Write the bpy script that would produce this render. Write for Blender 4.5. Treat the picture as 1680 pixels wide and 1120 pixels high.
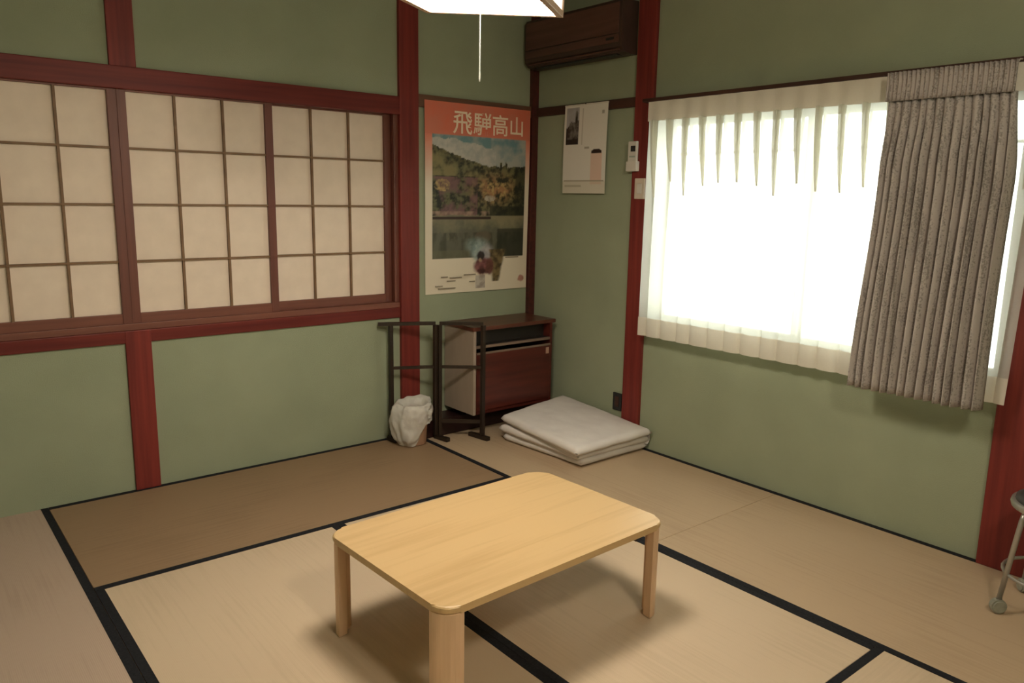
import bpy, bmesh, math, random
from mathutils import Vector, Matrix, noise
random.seed(7)
S = bpy.context.scene
for o in list(bpy.data.objects):
    bpy.data.objects.remove(o)
COL = S.collection
PI = math.pi

# ------------------------------------------------------------------ camera
R_ = Vector((0.7749048, -0.63184154, 0.0172861))
U_ = Vector((0.10237477, 0.1524478, 0.98299495))
F_ = Vector((0.62373228, 0.75995785, -0.18281716))
cam_data = bpy.data.cameras.new('camera')
cam_data.sensor_width = 36.0
cam_data.lens = 1270.7 / 1680 * 36
cam_data.clip_start = 0.03
cam = bpy.data.objects.new('camera', cam_data)
COL.objects.link(cam)
M = Matrix((R_, U_, -F_)).transposed().to_4x4()
M.translation = Vector((-3.1915, -3.7023, 1.3534))
cam.matrix_world = M
S.camera = cam

# ------------------------------------------------------------------ world, exposure
world = bpy.data.worlds.new('overcast_sky')
S.world = world
world.use_nodes = True
bg = world.node_tree.nodes['Background']
bg.inputs['Color'].default_value = (0.96, 1.0, 0.95, 1)
bg.inputs['Strength'].default_value = 9.0
S.view_settings.view_transform = 'Standard'
S.view_settings.look = 'None'
S.view_settings.exposure = 0.0
S.view_settings.gamma = 1.0
S.view_settings.use_curve_mapping = False

LAMP_STRENGTH = 51.0
LAMP_TOP_STRENGTH = 3.0
FILL_LAMP_STRENGTH = 86.0
LAMP_COLOR = (1.0, 0.89, 0.72, 1)

# ------------------------------------------------------------------ materials
def new_mat(name):
    m = bpy.data.materials.new(name)
    m.use_nodes = True
    nt = m.node_tree
    return m, nt, nt.nodes['Principled BSDF']

def N(nt, t, **kw):
    n = nt.nodes.new(t)
    for k, v in kw.items():
        if k in n.inputs:
            n.inputs[k].default_value = v
        else:
            setattr(n, k, v)
    return n

def noisy(name, c1, c2, scale=(8, 8, 8), rough=0.6, detail=4.0, bump=0.0, bump_scale=None, spec=0.5, lo=0.3, hi=0.7, metal=0.0):
    """two colours mixed by object-space noise; optional noise bump"""
    m, nt, b = new_mat(name)
    tc = N(nt, 'ShaderNodeTexCoord')
    mp = N(nt, 'ShaderNodeMapping')
    mp.inputs['Scale'].default_value = scale
    nt.links.new(tc.outputs['Object'], mp.inputs['Vector'])
    nz = N(nt, 'ShaderNodeTexNoise')
    nz.inputs['Scale'].default_value = 1.0
    nz.inputs['Detail'].default_value = detail
    nt.links.new(mp.outputs['Vector'], nz.inputs['Vector'])
    r = N(nt, 'ShaderNodeValToRGB')
    r.color_ramp.elements[0].position = lo
    r.color_ramp.elements[1].position = hi
    r.color_ramp.elements[0].color = (*c1, 1)
    r.color_ramp.elements[1].color = (*c2, 1)
    nt.links.new(nz.outputs['Fac'], r.inputs['Fac'])
    nt.links.new(r.outputs['Color'], b.inputs['Base Color'])
    b.inputs['Roughness'].default_value = rough
    b.inputs['Specular IOR Level'].default_value = spec
    b.inputs['Metallic'].default_value = metal
    if bump:
        n2 = N(nt, 'ShaderNodeTexNoise')
        n2.inputs['Scale'].default_value = 1.0
        n2.inputs['Detail'].default_value = 3.0
        mp2 = N(nt, 'ShaderNodeMapping')
        mp2.inputs['Scale'].default_value = bump_scale or tuple(s * 4 for s in scale)
        nt.links.new(tc.outputs['Object'], mp2.inputs['Vector'])
        nt.links.new(mp2.outputs['Vector'], n2.inputs['Vector'])
        bp = N(nt, 'ShaderNodeBump')
        bp.inputs['Strength'].default_value = bump
        bp.inputs['Distance'].default_value = 0.004
        nt.links.new(n2.outputs['Fac'], bp.inputs['Height'])
        nt.links.new(bp.outputs['Normal'], b.inputs['Normal'])
    return m

def c3(r, g, b):
    f = lambda v: (v / 255 / 12.92) if v / 255 < 0.04045 else ((v / 255 + 0.055) / 1.055) ** 2.4
    return (f(r), f(g), f(b))

plaster = noisy('green_sand_plaster', (0.300, 0.332, 0.231), (0.335, 0.367, 0.257), (3, 3, 3), 0.95, 6, 0.35, (260, 260, 260), 0.15)
red_v = noisy('red_stained_wood_upright', (0.142, 0.021, 0.018), (0.233, 0.035, 0.027), (45, 45, 1.6), 0.5, 5, 0.08, (180, 180, 5), 0.3)
red_h = noisy('red_stained_wood_lengthwise', (0.113, 0.015, 0.013), (0.184, 0.027, 0.020), (1.6, 45, 45), 0.5, 5, 0.08, (5, 180, 180), 0.3)
dark_red = noisy('dark_red_wood', (0.050, 0.012, 0.010), (0.095, 0.020, 0.016), (40, 3, 40), 0.4, 5)
rail_dark = noisy('dark_brown_rail_wood', (0.035, 0.014, 0.009), (0.065, 0.024, 0.014), (40, 2, 40), 0.5, 4)
rail_brown = noisy('brown_rail_wood', (0.11, 0.050, 0.030), (0.16, 0.075, 0.042), (2, 40, 40), 0.5, 4)
kumiko_m = noisy('brown_lattice_wood', (0.17, 0.095, 0.045), (0.23, 0.13, 0.065), (20, 20, 20), 0.6, 4)
shoji_frame_v = noisy('shoji_stile_wood', (0.120, 0.038, 0.026), (0.185, 0.058, 0.038), (45, 45, 1.6), 0.5, 5)
shoji_frame_h = noisy('shoji_rail_wood', (0.150, 0.050, 0.032), (0.215, 0.072, 0.046), (1.6, 45, 45), 0.5, 5)
paper_m = noisy('white_shoji_paper', (0.78, 0.655, 0.55), (0.84, 0.71, 0.60), (14, 14, 14), 0.9, 6, 0, None, 0.1)
ceil_m = noisy('pale_ceiling_boards', (0.34, 0.27, 0.19), (0.42, 0.34, 0.24), (1.5, 30, 30), 0.6, 5)
outer_m = noisy('grey_subfloor', (0.2, 0.17, 0.13), (0.26, 0.22, 0.17), (3, 3, 3), 0.8)
board_m = noisy('brown_floorboards', (0.16, 0.08, 0.04), (0.24, 0.13, 0.07), (2, 30, 30), 0.45, 5)
table_m = None
legwood = noisy('pale_leg_wood', (0.682, 0.454, 0.291), (0.770, 0.529, 0.347), (60, 60, 4), 0.4, 5)
cab_red = noisy('dark_red_cabinet_wood', (0.060, 0.013, 0.010), (0.115, 0.021, 0.014), (2.5, 30, 30), 0.32, 5)
cab_top = noisy('reddish_cabinet_top', (0.085, 0.026, 0.016), (0.135, 0.040, 0.024), (2.5, 30, 30), 0.35, 5)
cab_black = noisy('black_cabinet_interior', (0.010, 0.008, 0.007), (0.018, 0.013, 0.011), (5, 5, 5), 0.5)
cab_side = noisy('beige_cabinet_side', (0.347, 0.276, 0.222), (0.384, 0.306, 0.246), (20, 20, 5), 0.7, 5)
cab_line = noisy('grey_brown_edge_strip', (0.16, 0.11, 0.085), (0.22, 0.15, 0.11), (5, 40, 40), 0.4)
base_m = noisy('dark_lacquered_wood', (0.016, 0.006, 0.006), (0.032, 0.009, 0.009), (3, 30, 30), 0.35, 4)
rack_m = noisy('black_brown_rack_wood', (0.016, 0.009, 0.006), (0.030, 0.017, 0.010), (40, 40, 4), 0.4)
ac_m = noisy('brown_wood_effect_plastic', (0.085, 0.038, 0.028), (0.130, 0.058, 0.042), (30, 2, 40), 0.4, 5)
ac_dark = noisy('dark_brown_plastic', (0.050, 0.030, 0.022), (0.070, 0.040, 0.030), (10, 10, 10), 0.45)
futon_m = noisy('white_quilt_cotton', (0.713, 0.660, 0.647), (0.793, 0.744, 0.726), (6, 6, 6), 0.9, 5, 0.25, (40, 40, 40), 0.1)
bin_m = noisy('pinkish_beige_plastic', (0.50, 0.30, 0.20), (0.56, 0.34, 0.23), (10, 10, 10), 0.5)
chrome = noisy('grey_metal_tube', (0.46, 0.45, 0.43), (0.56, 0.55, 0.52), (9, 9, 9), 0.35, 3, 0, None, 0.5, 0.3, 0.7, 0.75)
caster_m = noisy('grey_rubber_caster', (0.22, 0.22, 0.18), (0.33, 0.33, 0.27), (30, 30, 30), 0.6)
seat_m = noisy('dark_grey_vinyl', (0.05, 0.05, 0.05), (0.08, 0.08, 0.08), (30, 30, 30), 0.5)
white_pl = noisy('off_white_plastic', (0.62, 0.58, 0.52), (0.68, 0.63, 0.57), (10, 10, 10), 0.45)
black_pl = noisy('black_plastic', (0.012, 0.012, 0.012), (0.02, 0.02, 0.02), (10, 10, 10), 0.4)
alu = noisy('bronze_aluminium', (0.32, 0.30, 0.26), (0.38, 0.36, 0.31), (10, 10, 10), 0.4, 3, 0, None, 0.5, 0.3, 0.7, 0.6)
border_m = noisy('black_navy_tatami_cloth', (0.0085, 0.009, 0.012), (0.018, 0.019, 0.024), (120, 120, 120), 0.8, 3, 0, None, 0.2)
lamp_wood = noisy('pale_lamp_wood', (0.42, 0.28, 0.19), (0.52, 0.36, 0.25), (20, 20, 20), 0.5)
cord_m = noisy('grey_cord', (0.090, 0.090, 0.077), (0.113, 0.113, 0.095), (30, 30, 30), 0.8)
letter_m = noisy('cream_print', (0.80, 0.64, 0.48), (0.86, 0.70, 0.54), (30, 30, 30), 0.6)
bag_m = None

def tatami_mat_material(name, c1, c2, along_x):
    """rush weave: fine ribs across the mat's length, gentle mottling"""
    m, nt, b = new_mat(name)
    tc = N(nt, 'ShaderNodeTexCoord')
    mp = N(nt, 'ShaderNodeMapping')
    mp.inputs['Scale'].default_value = (3, 90, 3) if along_x else (90, 3, 3)
    nt.links.new(tc.outputs['Object'], mp.inputs['Vector'])
    nz = N(nt, 'ShaderNodeTexNoise'); nz.inputs['Scale'].default_value = 1; nz.inputs['Detail'].default_value = 5
    nt.links.new(mp.outputs['Vector'], nz.inputs['Vector'])
    n2 = N(nt, 'ShaderNodeTexNoise'); n2.inputs['Scale'].default_value = 2.2; n2.inputs['Detail'].default_value = 4
    nt.links.new(tc.outputs['Object'], n2.inputs['Vector'])
    ad = N(nt, 'ShaderNodeMath', operation='ADD')
    nt.links.new(nz.outputs['Fac'], ad.inputs[0]); nt.links.new(n2.outputs['Fac'], ad.inputs[1])
    r = N(nt, 'ShaderNodeValToRGB')
    r.color_ramp.elements[0].position = 0.75; r.color_ramp.elements[0].color = (*c1, 1)
    r.color_ramp.elements[1].position = 1.25; r.color_ramp.elements[1].color = (*c2, 1)
    nt.links.new(ad.outputs[0], r.inputs['Fac'])
    nt.links.new(r.outputs['Color'], b.inputs['Base Color'])
    wv = N(nt, 'ShaderNodeTexWave', bands_direction='Y' if along_x else 'X')
    wv.inputs['Scale'].default_value = 62
    wv.inputs['Distortion'].default_value = 0.6
    nt.links.new(tc.outputs['Object'], wv.inputs['Vector'])
    bp = N(nt, 'ShaderNodeBump'); bp.inputs['Strength'].default_value = 0.12; bp.inputs['Distance'].default_value = 0.002
    nt.links.new(wv.outputs['Fac'], bp.inputs['Height'])
    nt.links.new(bp.outputs['Normal'], b.inputs['Normal'])
    b.inputs['Roughness'].default_value = 0.62
    b.inputs['Specular IOR Level'].default_value = 0.3
    return m
tat_dark = tatami_mat_material('tatami_rush_brown_sheen', (0.270, 0.176, 0.103), (0.302, 0.198, 0.118), True)  # darker tone puts the rush's directional sheen into the base colour
tat_mid = tatami_mat_material('tatami_rush_straw_sheen', (0.454, 0.334, 0.222), (0.495, 0.367, 0.246), False)  # mid tone, sheen of the weave painted into the base colour
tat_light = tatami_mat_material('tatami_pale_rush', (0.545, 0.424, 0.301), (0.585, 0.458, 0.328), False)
tat_pink = tatami_mat_material('tatami_rush_pinkish_sheen', (0.437, 0.330, 0.259), (0.471, 0.360, 0.285), False)  # pinkish tone, mat's sheen difference painted as base colour
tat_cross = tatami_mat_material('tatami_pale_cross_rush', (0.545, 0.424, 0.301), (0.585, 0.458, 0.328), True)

def table_material():
    m, nt, b = new_mat('yellow_birch_tabletop')
    tc = N(nt, 'ShaderNodeTexCoord')
    mp = N(nt, 'ShaderNodeMapping'); mp.inputs['Scale'].default_value = (2.2, 42, 42)
    nt.links.new(tc.outputs['Object'], mp.inputs['Vector'])
    nz = N(nt, 'ShaderNodeTexNoise'); nz.inputs['Scale'].default_value = 1; nz.inputs['Detail'].default_value = 6
    nz.inputs['Distortion'].default_value = 0.4
    nt.links.new(mp.outputs['Vector'], nz.inputs['Vector'])
    # staves: broad bands of slightly different tone across the width
    mp2 = N(nt, 'ShaderNodeMapping'); mp2.inputs['Scale'].default_value = (1.0, 9.5, 0.01)
    nt.links.new(tc.outputs['Object'], mp2.inputs['Vector'])
    vo = N(nt, 'ShaderNodeTexNoise'); vo.inputs['Scale'].default_value = 1; vo.inputs['Detail'].default_value = 1
    nt.links.new(mp2.outputs['Vector'], vo.inputs['Vector'])
    ad = N(nt, 'ShaderNodeMath', operation='ADD')
    nt.links.new(nz.outputs['Fac'], ad.inputs[0]); nt.links.new(vo.outputs['Fac'], ad.inputs[1])
    r = N(nt, 'ShaderNodeValToRGB')
    r.color_ramp.elements[0].position = 0.7; r.color_ramp.elements[0].color = (0.54, 0.358, 0.172, 1)
    r.color_ramp.elements[1].position = 1.2; r.color_ramp.elements[1].color = (0.62, 0.425, 0.215, 1)
    nt.links.new(ad.outputs[0], r.inputs['Fac'])
    nt.links.new(r.outputs['Color'], b.inputs['Base Color'])
    b.inputs['Roughness'].default_value = 0.36
    b.inputs['Coat Weight'].default_value = 0.15
    b.inputs['Coat Roughness'].default_value = 0.25
    return m
table_m = table_material()

def cloth_sheer(name, col, transp, trans):
    m = bpy.data.materials.new(name); m.use_nodes = True
    nt = m.node_tree; nt.nodes.clear()
    out = N(nt, 'ShaderNodeOutputMaterial')
    tc = N(nt, 'ShaderNodeTexCoord')
    nz = N(nt, 'ShaderNodeTexNoise'); nz.inputs['Scale'].default_value = 160; nz.inputs['Detail'].default_value = 2
    nt.links.new(tc.outputs['Object'], nz.inputs['Vector'])
    mixc = N(nt, 'ShaderNodeValToRGB')
    mixc.color_ramp.elements[0].color = (*[c * 0.93 for c in col], 1); mixc.color_ramp.elements[1].color = (*col, 1)
    nt.links.new(nz.outputs['Fac'], mixc.inputs['Fac'])
    d = N(nt, 'ShaderNodeBsdfDiffuse'); t = N(nt, 'ShaderNodeBsdfTranslucent'); tr = N(nt, 'ShaderNodeBsdfTransparent')
    nt.links.new(mixc.outputs['Color'], d.inputs['Color']); nt.links.new(mixc.outputs['Color'], t.inputs['Color'])
    a = N(nt, 'ShaderNodeMixShader'); a.inputs['Fac'].default_value = trans
    nt.links.new(d.outputs[0], a.inputs[1]); nt.links.new(t.outputs[0], a.inputs[2])
    # woven threads close up when seen edge-on
    lw = N(nt, 'ShaderNodeLayerWeight'); lw.inputs['Blend'].default_value = 0.35
    mu = N(nt, 'ShaderNodeMath', operation='MULTIPLY_ADD')
    mu.inputs[1].default_value = -transp; mu.inputs[2].default_value = transp
    nt.links.new(lw.outputs['Facing'], mu.inputs[0])
    e = N(nt, 'ShaderNodeMixShader')
    nt.links.new(mu.outputs[0], e.inputs['Fac'])
    nt.links.new(a.outputs[0], e.inputs[1]); nt.links.new(tr.outputs[0], e.inputs[2])
    nt.links.new(e.outputs[0], out.inputs['Surface'])
    return m
lace_m = cloth_sheer('white_sheer_voile', (0.80, 0.785, 0.70), 0.24, 0.60)
lace_thick = cloth_sheer('white_voile_doubled', (0.84, 0.79, 0.70), 0.05, 0.18)

def tweed():
    m, nt, b = new_mat('grey_brown_tweed')
    tc = N(nt, 'ShaderNodeTexCoord')
    nz = N(nt, 'ShaderNodeTexNoise'); nz.inputs['Scale'].default_value = 150; nz.inputs['Detail'].default_value = 3
    nt.links.new(tc.outputs['Object'], nz.inputs['Vector'])
    mp = N(nt, 'ShaderNodeMapping'); mp.inputs['Scale'].default_value = (60, 60, 5)
    nt.links.new(tc.outputs['Object'], mp.inputs['Vector'])
    n2 = N(nt, 'ShaderNodeTexNoise'); n2.inputs['Scale'].default_value = 1; n2.inputs['Detail'].default_value = 3
    nt.links.new(mp.outputs['Vector'], n2.inputs['Vector'])
    ad = N(nt, 'ShaderNodeMath', operation='ADD')
    nt.links.new(nz.outputs['Fac'], ad.inputs[0]); nt.links.new(n2.outputs['Fac'], ad.inputs[1])
    r = N(nt, 'ShaderNodeValToRGB')
    r.color_ramp.elements[0].position = 0.8; r.color_ramp.elements[0].color = (0.27, 0.245, 0.230, 1)
    r.color_ramp.elements[1].position = 1.2; r.color_ramp.elements[1].color = (0.48, 0.435, 0.415, 1)
    nt.links.new(ad.outputs[0], r.inputs['Fac'])
    nt.links.new(r.outputs['Color'], b.inputs['Base Color'])
    b.inputs['Roughness'].default_value = 0.95
    b.inputs['Specular IOR Level'].default_value = 0.1
    return m
tweed_m = tweed()

def emit(name, col, strength):
    m = bpy.data.materials.new(name); m.use_nodes = True
    nt = m.node_tree; nt.nodes.clear()
    out = N(nt, 'ShaderNodeOutputMaterial'); e = N(nt, 'ShaderNodeEmission')
    e.inputs['Color'].default_value = col; e.inputs['Strength'].default_value = strength
    nt.links.new(e.outputs[0], out.inputs['Surface'])
    return m

def plastic_bag():
    m = bpy.data.materials.new('thin_white_polythene'); m.use_nodes = True
    nt = m.node_tree; b = nt.nodes['Principled BSDF']
    b.inputs['Base Color'].default_value = (0.86, 0.83, 0.78, 1)
    b.inputs['Roughness'].default_value = 0.35
    out = nt.nodes['Material Output']
    tc = N(nt, 'ShaderNodeTexCoord')
    nz = N(nt, 'ShaderNodeTexNoise'); nz.inputs['Scale'].default_value = 22; nz.inputs['Detail'].default_value = 4
    nt.links.new(tc.outputs['Object'], nz.inputs['Vector'])
    bp = N(nt, 'ShaderNodeBump'); bp.inputs['Strength'].default_value = 0.5; bp.inputs['Distance'].default_value = 0.02
    nt.links.new(nz.outputs['Fac'], bp.inputs['Height']); nt.links.new(bp.outputs['Normal'], b.inputs['Normal'])
    tr = N(nt, 'ShaderNodeBsdfTransparent'); tl = N(nt, 'ShaderNodeBsdfTranslucent')
    tl.inputs['Color'].default_value = (0.75, 0.72, 0.66, 1)
    a = N(nt, 'ShaderNodeMixShader'); a.inputs['Fac'].default_value = 0.25
    nt.links.new(b.outputs[0], a.inputs[1]); nt.links.new(tl.outputs[0], a.inputs[2])
    e = N(nt, 'ShaderNodeMixShader'); e.inputs['Fac'].default_value = 0.22
    nt.links.new(a.outputs[0], e.inputs[1]); nt.links.new(tr.outputs[0], e.inputs[2])
    nt.links.new(e.outputs[0], out.inputs['Surface'])
    return m
bag_m = plastic_bag()

def glass():
    m = bpy.data.materials.new('clear_window_glass'); m.use_nodes = True
    nt = m.node_tree; nt.nodes.clear()
    out = N(nt, 'ShaderNodeOutputMaterial')
    tr = N(nt, 'ShaderNodeBsdfTransparent'); tr.inputs['Color'].default_value = (0.95, 0.97, 0.95, 1)
    gl = N(nt, 'ShaderNodeBsdfGlossy'); gl.inputs['Roughness'].default_value = 0.02
    fr = N(nt, 'ShaderNodeFresnel'); fr.inputs['IOR'].default_value = 1.45
    e = N(nt, 'ShaderNodeMixShader')
    nt.links.new(fr.outputs[0], e.inputs['Fac']); nt.links.new(tr.outputs[0], e.inputs[1]); nt.links.new(gl.outputs[0], e.inputs[2])
    nt.links.new(e.outputs[0], out.inputs['Surface'])
    return m
glass_m = glass()

def printed(name):
    m, nt, b = new_mat(name)
    at = N(nt, 'ShaderNodeAttribute'); at.attribute_name = 'print'
    nt.links.new(at.outputs['Color'], b.inputs['Base Color'])
    b.inputs['Roughness'].default_value = 0.45
    return m
print_m = printed('printed_paper')

# ------------------------------------------------------------------ mesh helpers
WL = {}
def wl(o):
    return WL.get(o.name, Vector((0, 0, 0))) if o else Vector((0, 0, 0))

def obj(name, bm, mat, parent=None, local=False, smooth=False, origin=None):
    """links a bmesh as ONE object; verts are world coordinates unless local=True"""
    me = bpy.data.meshes.new(name)
    pw = wl(parent)
    base = pw if origin is None else Vector(origin)
    if not local:
        bmesh.ops.translate(bm, verts=bm.verts, vec=-base)
    bmesh.ops.recalc_face_normals(bm, faces=bm.faces)
    bm.to_mesh(me); bm.free()
    o = bpy.data.objects.new(name, me)
    COL.objects.link(o)
    if parent:
        o.parent = parent
    if not local:
        o.location = base - pw
        WL[o.name] = base
    if mat:
        me.materials.append(mat)
    if smooth:
        for p in me.polygons: p.use_smooth = True
    return o

def empty(name, loc, label, cat, group=None, rot=(0, 0, 0)):
    o = bpy.data.objects.new(name, None)
    o.empty_display_size = 0.1
    COL.objects.link(o)
    o.location = loc; o.rotation_euler = rot
    WL[o.name] = Vector(loc)
    o['label'] = label; o['category'] = cat
    if group: o['group'] = group
    return o

def tag(o, label, cat, group=None):
    o['label'] = label; o['category'] = cat
    if group: o['group'] = group
    return o

def struct(o):
    o['kind'] = 'structure'
    return o

def box(bm, x0, x1, y0, y1, z0, z1, bev=0.0, seg=2):
    if x0 > x1: x0, x1 = x1, x0
    if y0 > y1: y0, y1 = y1, y0
    if z0 > z1: z0, z1 = z1, z0
    m = Matrix.Translation(((x0 + x1) / 2, (y0 + y1) / 2, (z0 + z1) / 2)) @ Matrix.Diagonal((x1 - x0, y1 - y0, z1 - z0, 1))
    r = bmesh.ops.create_cube(bm, size=1, matrix=m)
    if bev:
        es = list({e for v in r['verts'] for e in v.link_edges})
        bmesh.ops.bevel(bm, geom=es, offset=bev, segments=seg, affect='EDGES', profile=0.6)
    return bm

def B(*a, **k):
    return box(bmesh.new(), *a, **k)

def tube(bm, pts, r, n=10, caps=True):
    pts = [Vector(p) for p in pts]
    rings = []
    for i, p in enumerate(pts):
        d = (pts[min(i + 1, len(pts) - 1)] - pts[max(i - 1, 0)]).normalized()
        a = d.orthogonal().normalized() if i == 0 else (pa - d * pa.dot(d)).normalized()
        pa = a
        b = d.cross(a)
        rr = r[i] if isinstance(r, (list, tuple)) else r
        rings.append([bm.verts.new(p + (a * math.cos(2 * PI * k / n) + b * math.sin(2 * PI * k / n)) * rr) for k in range(n)])
    for A, C in zip(rings, rings[1:]):
        for k in range(n):
            bm.faces.new((A[k], A[(k + 1) % n], C[(k + 1) % n], C[k]))
    if caps:
        bm.faces.new(rings[0][::-1]); bm.faces.new(rings[-1])
    return bm

def bar(bm, a, b, w, h):
    """rectangular bar from a to b, w wide, h high"""
    a = Vector(a); b = Vector(b); d = (b - a).normalized()
    up = Vector((0, 0, 1)) if abs(d.z) < 0.9 else Vector((1, 0, 0))
    s = d.cross(up).normalized(); u = s.cross(d)
    vs = []
    for p in (a, b):
        for i, j in ((-1, -1), (1, -1), (1, 1), (-1, 1)):
            vs.append(bm.verts.new(p + s * i * w / 2 + u * j * h / 2))
    for f in ((0, 1, 2, 3), (7, 6, 5, 4), (0, 4, 5, 1), (1, 5, 6, 2), (2, 6, 7, 3), (3, 7, 4, 0)):
        bm.faces.new([vs[i] for i in f])
    return bm

def lathe(bm, prof, c, n=24, cap=True):
    rings = []
    for r, z in prof:
        rings.append([bm.verts.new((c[0] + r * math.cos(2 * PI * k / n), c[1] + r * math.sin(2 * PI * k / n), c[2] + z)) for k in range(n)])
    for A, C in zip(rings, rings[1:]):
        for k in range(n):
            bm.faces.new((A[k], A[(k + 1) % n], C[(k + 1) % n], C[k]))
    if cap:
        bm.faces.new(rings[0][::-1]); bm.faces.new(rings[-1])
    return bm

def prism(bm, poly, z0, z1, bev=0.0, seg=2):
    lo = [bm.verts.new((x, y, z0)) for x, y in poly]
    hi = [bm.verts.new((x, y, z1)) for x, y in poly]
    n = len(poly)
    fs = [bm.faces.new(lo[::-1]), bm.faces.new(hi)]
    for i in range(n):
        fs.append(bm.faces.new((lo[i], lo[(i + 1) % n], hi[(i + 1) % n], hi[i])))
    if bev:
        es = [e for f in fs[:2] for e in f.edges]
        bmesh.ops.bevel(bm, geom=es, offset=bev, segments=seg, affect='EDGES', profile=0.5)
    return bm

def sheet(bm, fn, nu, nv):
    g = [[bm.verts.new(fn(i / nu, j / nv)) for i in range(nu + 1)] for j in range(nv + 1)]
    for j in range(nv):
        for i in range(nu):
            bm.faces.new((g[j][i], g[j][i + 1], g[j + 1][i + 1], g[j + 1][i]))
    return bm

def rrect(x0, x1, y0, y1, r, n=6):
    p = []
    for cx, cy, a0 in ((x1 - r, y1 - r, 0), (x0 + r, y1 - r, 90), (x0 + r, y0 + r, 180), (x1 - r, y0 + r, 270)):
        for k in range(n + 1):
            a = math.radians(a0 + 90 * k / n)
            p.append((cx + r * math.cos(a), cy + r * math.sin(a)))
    return p

# ================================================================== SETTING
T = 0.91
HZ = 2.47                                   # ceiling height
XL, YB = -3.64, -4.30
# ---- floor with eight tatami mats
bm = bmesh.new(); box(bm, XL, 0, YB, 0, -0.12, -0.055)
floor = struct(obj('floor', bm, outer_m))
HERI = 0.029
def mat_piece(x0, x1, y0, y1, along_x, mat):
    g = 0.0008
    bm = B(x0 + g, x1 - g, y0 + g, y1 - g, -0.055, 0.0, bev=0.0012, seg=1)
    o = obj('tatami_mat', bm, mat, floor, origin=((x0 + x1) / 2, (y0 + y1) / 2, -0.055))
    for s in (0, 1):
        if along_x:
            yy = (y1 - HERI, y1 - g) if s else (y0 + g, y0 + HERI)
            b2 = B(x0 + g, x1 - g, yy[0], yy[1], -0.002, 0.0012, bev=0.0005, seg=1)
        else:
            xx = (x1 - HERI, x1 - g) if s else (x0 + g, x0 + HERI)
            b2 = B(xx[0], xx[1], y0 + g, y1 - g, -0.002, 0.0012, bev=0.0005, seg=1)
        obj('cloth_border', b2, border_m, o)
    return o
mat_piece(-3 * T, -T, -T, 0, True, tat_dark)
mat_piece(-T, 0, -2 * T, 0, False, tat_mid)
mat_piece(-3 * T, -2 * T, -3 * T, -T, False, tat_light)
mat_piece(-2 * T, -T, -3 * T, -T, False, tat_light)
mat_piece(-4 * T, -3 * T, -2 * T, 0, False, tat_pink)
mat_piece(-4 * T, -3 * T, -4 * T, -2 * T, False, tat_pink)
mat_piece(-T, 0, -4 * T, -2 * T, False, tat_mid)  # mid tone also takes in light falling off towards this corner
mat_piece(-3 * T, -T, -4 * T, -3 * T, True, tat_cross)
for k in range(6):                           # threshold boards behind the mats
    y1 = -4 * T - 0.11 * k
    obj('floorboard', B(XL, 0, y1 - 0.108, y1 - 0.002, -0.055, -0.004, bev=0.002, seg=1), board_m, floor)

# ---- left wall (y = 0) with the opening behind the shoji
ZS0, ZS1, ZL0, ZL1 = 0.686, 0.772, 1.775, 1.868
bm = bmesh.new()
box(bm, XL, -0.90, 0, 0.14, -0.06, ZS0 + 0.03)
box(bm, XL, -0.90, 0, 0.14, ZL1 - 0.03, HZ)
box(bm, -0.90, 0, 0, 0.14, -0.06, HZ)
box(bm, XL, -0.90, 0.10, 0.14, ZS0 + 0.03, ZL1 - 0.03)
wall_left = struct(obj('wall_left', bm, plaster))
# ---- right wall (x = 0) with the window opening
WY0, WY1, WZ0, WZ1 = -2.688, -0.985, 0.700, 1.765
bm = bmesh.new()
box(bm, 0, 0.10, WY0, WY1, -0.06, WZ0)
box(bm, 0, 0.10, WY0, WY1, WZ1, HZ)
box(bm, 0, 0.10, YB, WY0, -0.06, HZ)
box(bm, 0, 0.10, WY1, 0.14, -0.06, HZ)
wall_right = struct(obj('wall_right', bm, plaster))
wall_back = struct(obj('wall_back', B(XL, 0, YB - 0.1, YB, -0.06, HZ), plaster))
wall_front = struct(obj('wall_front', B(XL - 0.1, XL, YB, 0.14, -0.06, HZ), plaster))
ceiling = struct(obj('ceiling', B(XL - 0.1, 0.14, YB - 0.1, 0.14, HZ + 0.02, HZ + 0.06), ceil_m))
for k in range(8):
    x0 = XL + k * 0.455
    obj('ceiling_board', B(x0 + 0.003, x0 + 0.452, YB, 0.0, HZ, HZ + 0.02, bev=0.003, seg=1), ceil_m, ceiling)

# ---- posts and beams
struct(obj('trim_1', B(-2.378, -2.270, -0.014, 0.05, 0.0, ZS1 - 0.03, bev=0.004), red_v))     # post below the sill
struct(obj('trim_2', B(-2.362, -2.256, -0.014, 0.05, ZL0 + 0.03, HZ, bev=0.004), red_v))     # post above the lintel
struct(obj('trim_3', B(-0.968, -0.848, -0.022, 0.08, 0.0, HZ, bev=0.005), red_v))            # post between shoji and poster
struct(obj('trim_4', B(-0.022, 0.06, -0.946, -0.824, 0.0, HZ, bev=0.005), red_v))            # post on the right wall
struct(obj('trim_5', B(-0.048, 0.0, -0.030, 0.02, 0.0, HZ, bev=0.003), dark_red))             # slim corner post
struct(obj('trim_6', B(XL, -0.966, -0.020, 0.06, ZL0, ZL1, bev=0.004), red_h))                # lintel over the shoji
sill = struct(obj('trim_7', B(XL, -0.966, -0.012, 0.06, ZS0, ZS1 - 0.03, bev=0.004), red_h))  # beam below the shoji
struct(obj('trim_8', B(XL, -0.966, -0.006, 0.06, ZS1 - 0.030, ZS1, bev=0.003), shoji_frame_h))  # grooved sill
struct(obj('trim_9', B(-0.848, -0.048, -0.018, 0.0, 1.826, 1.892, bev=0.003), rail_brown))    # rail over the poster
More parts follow.
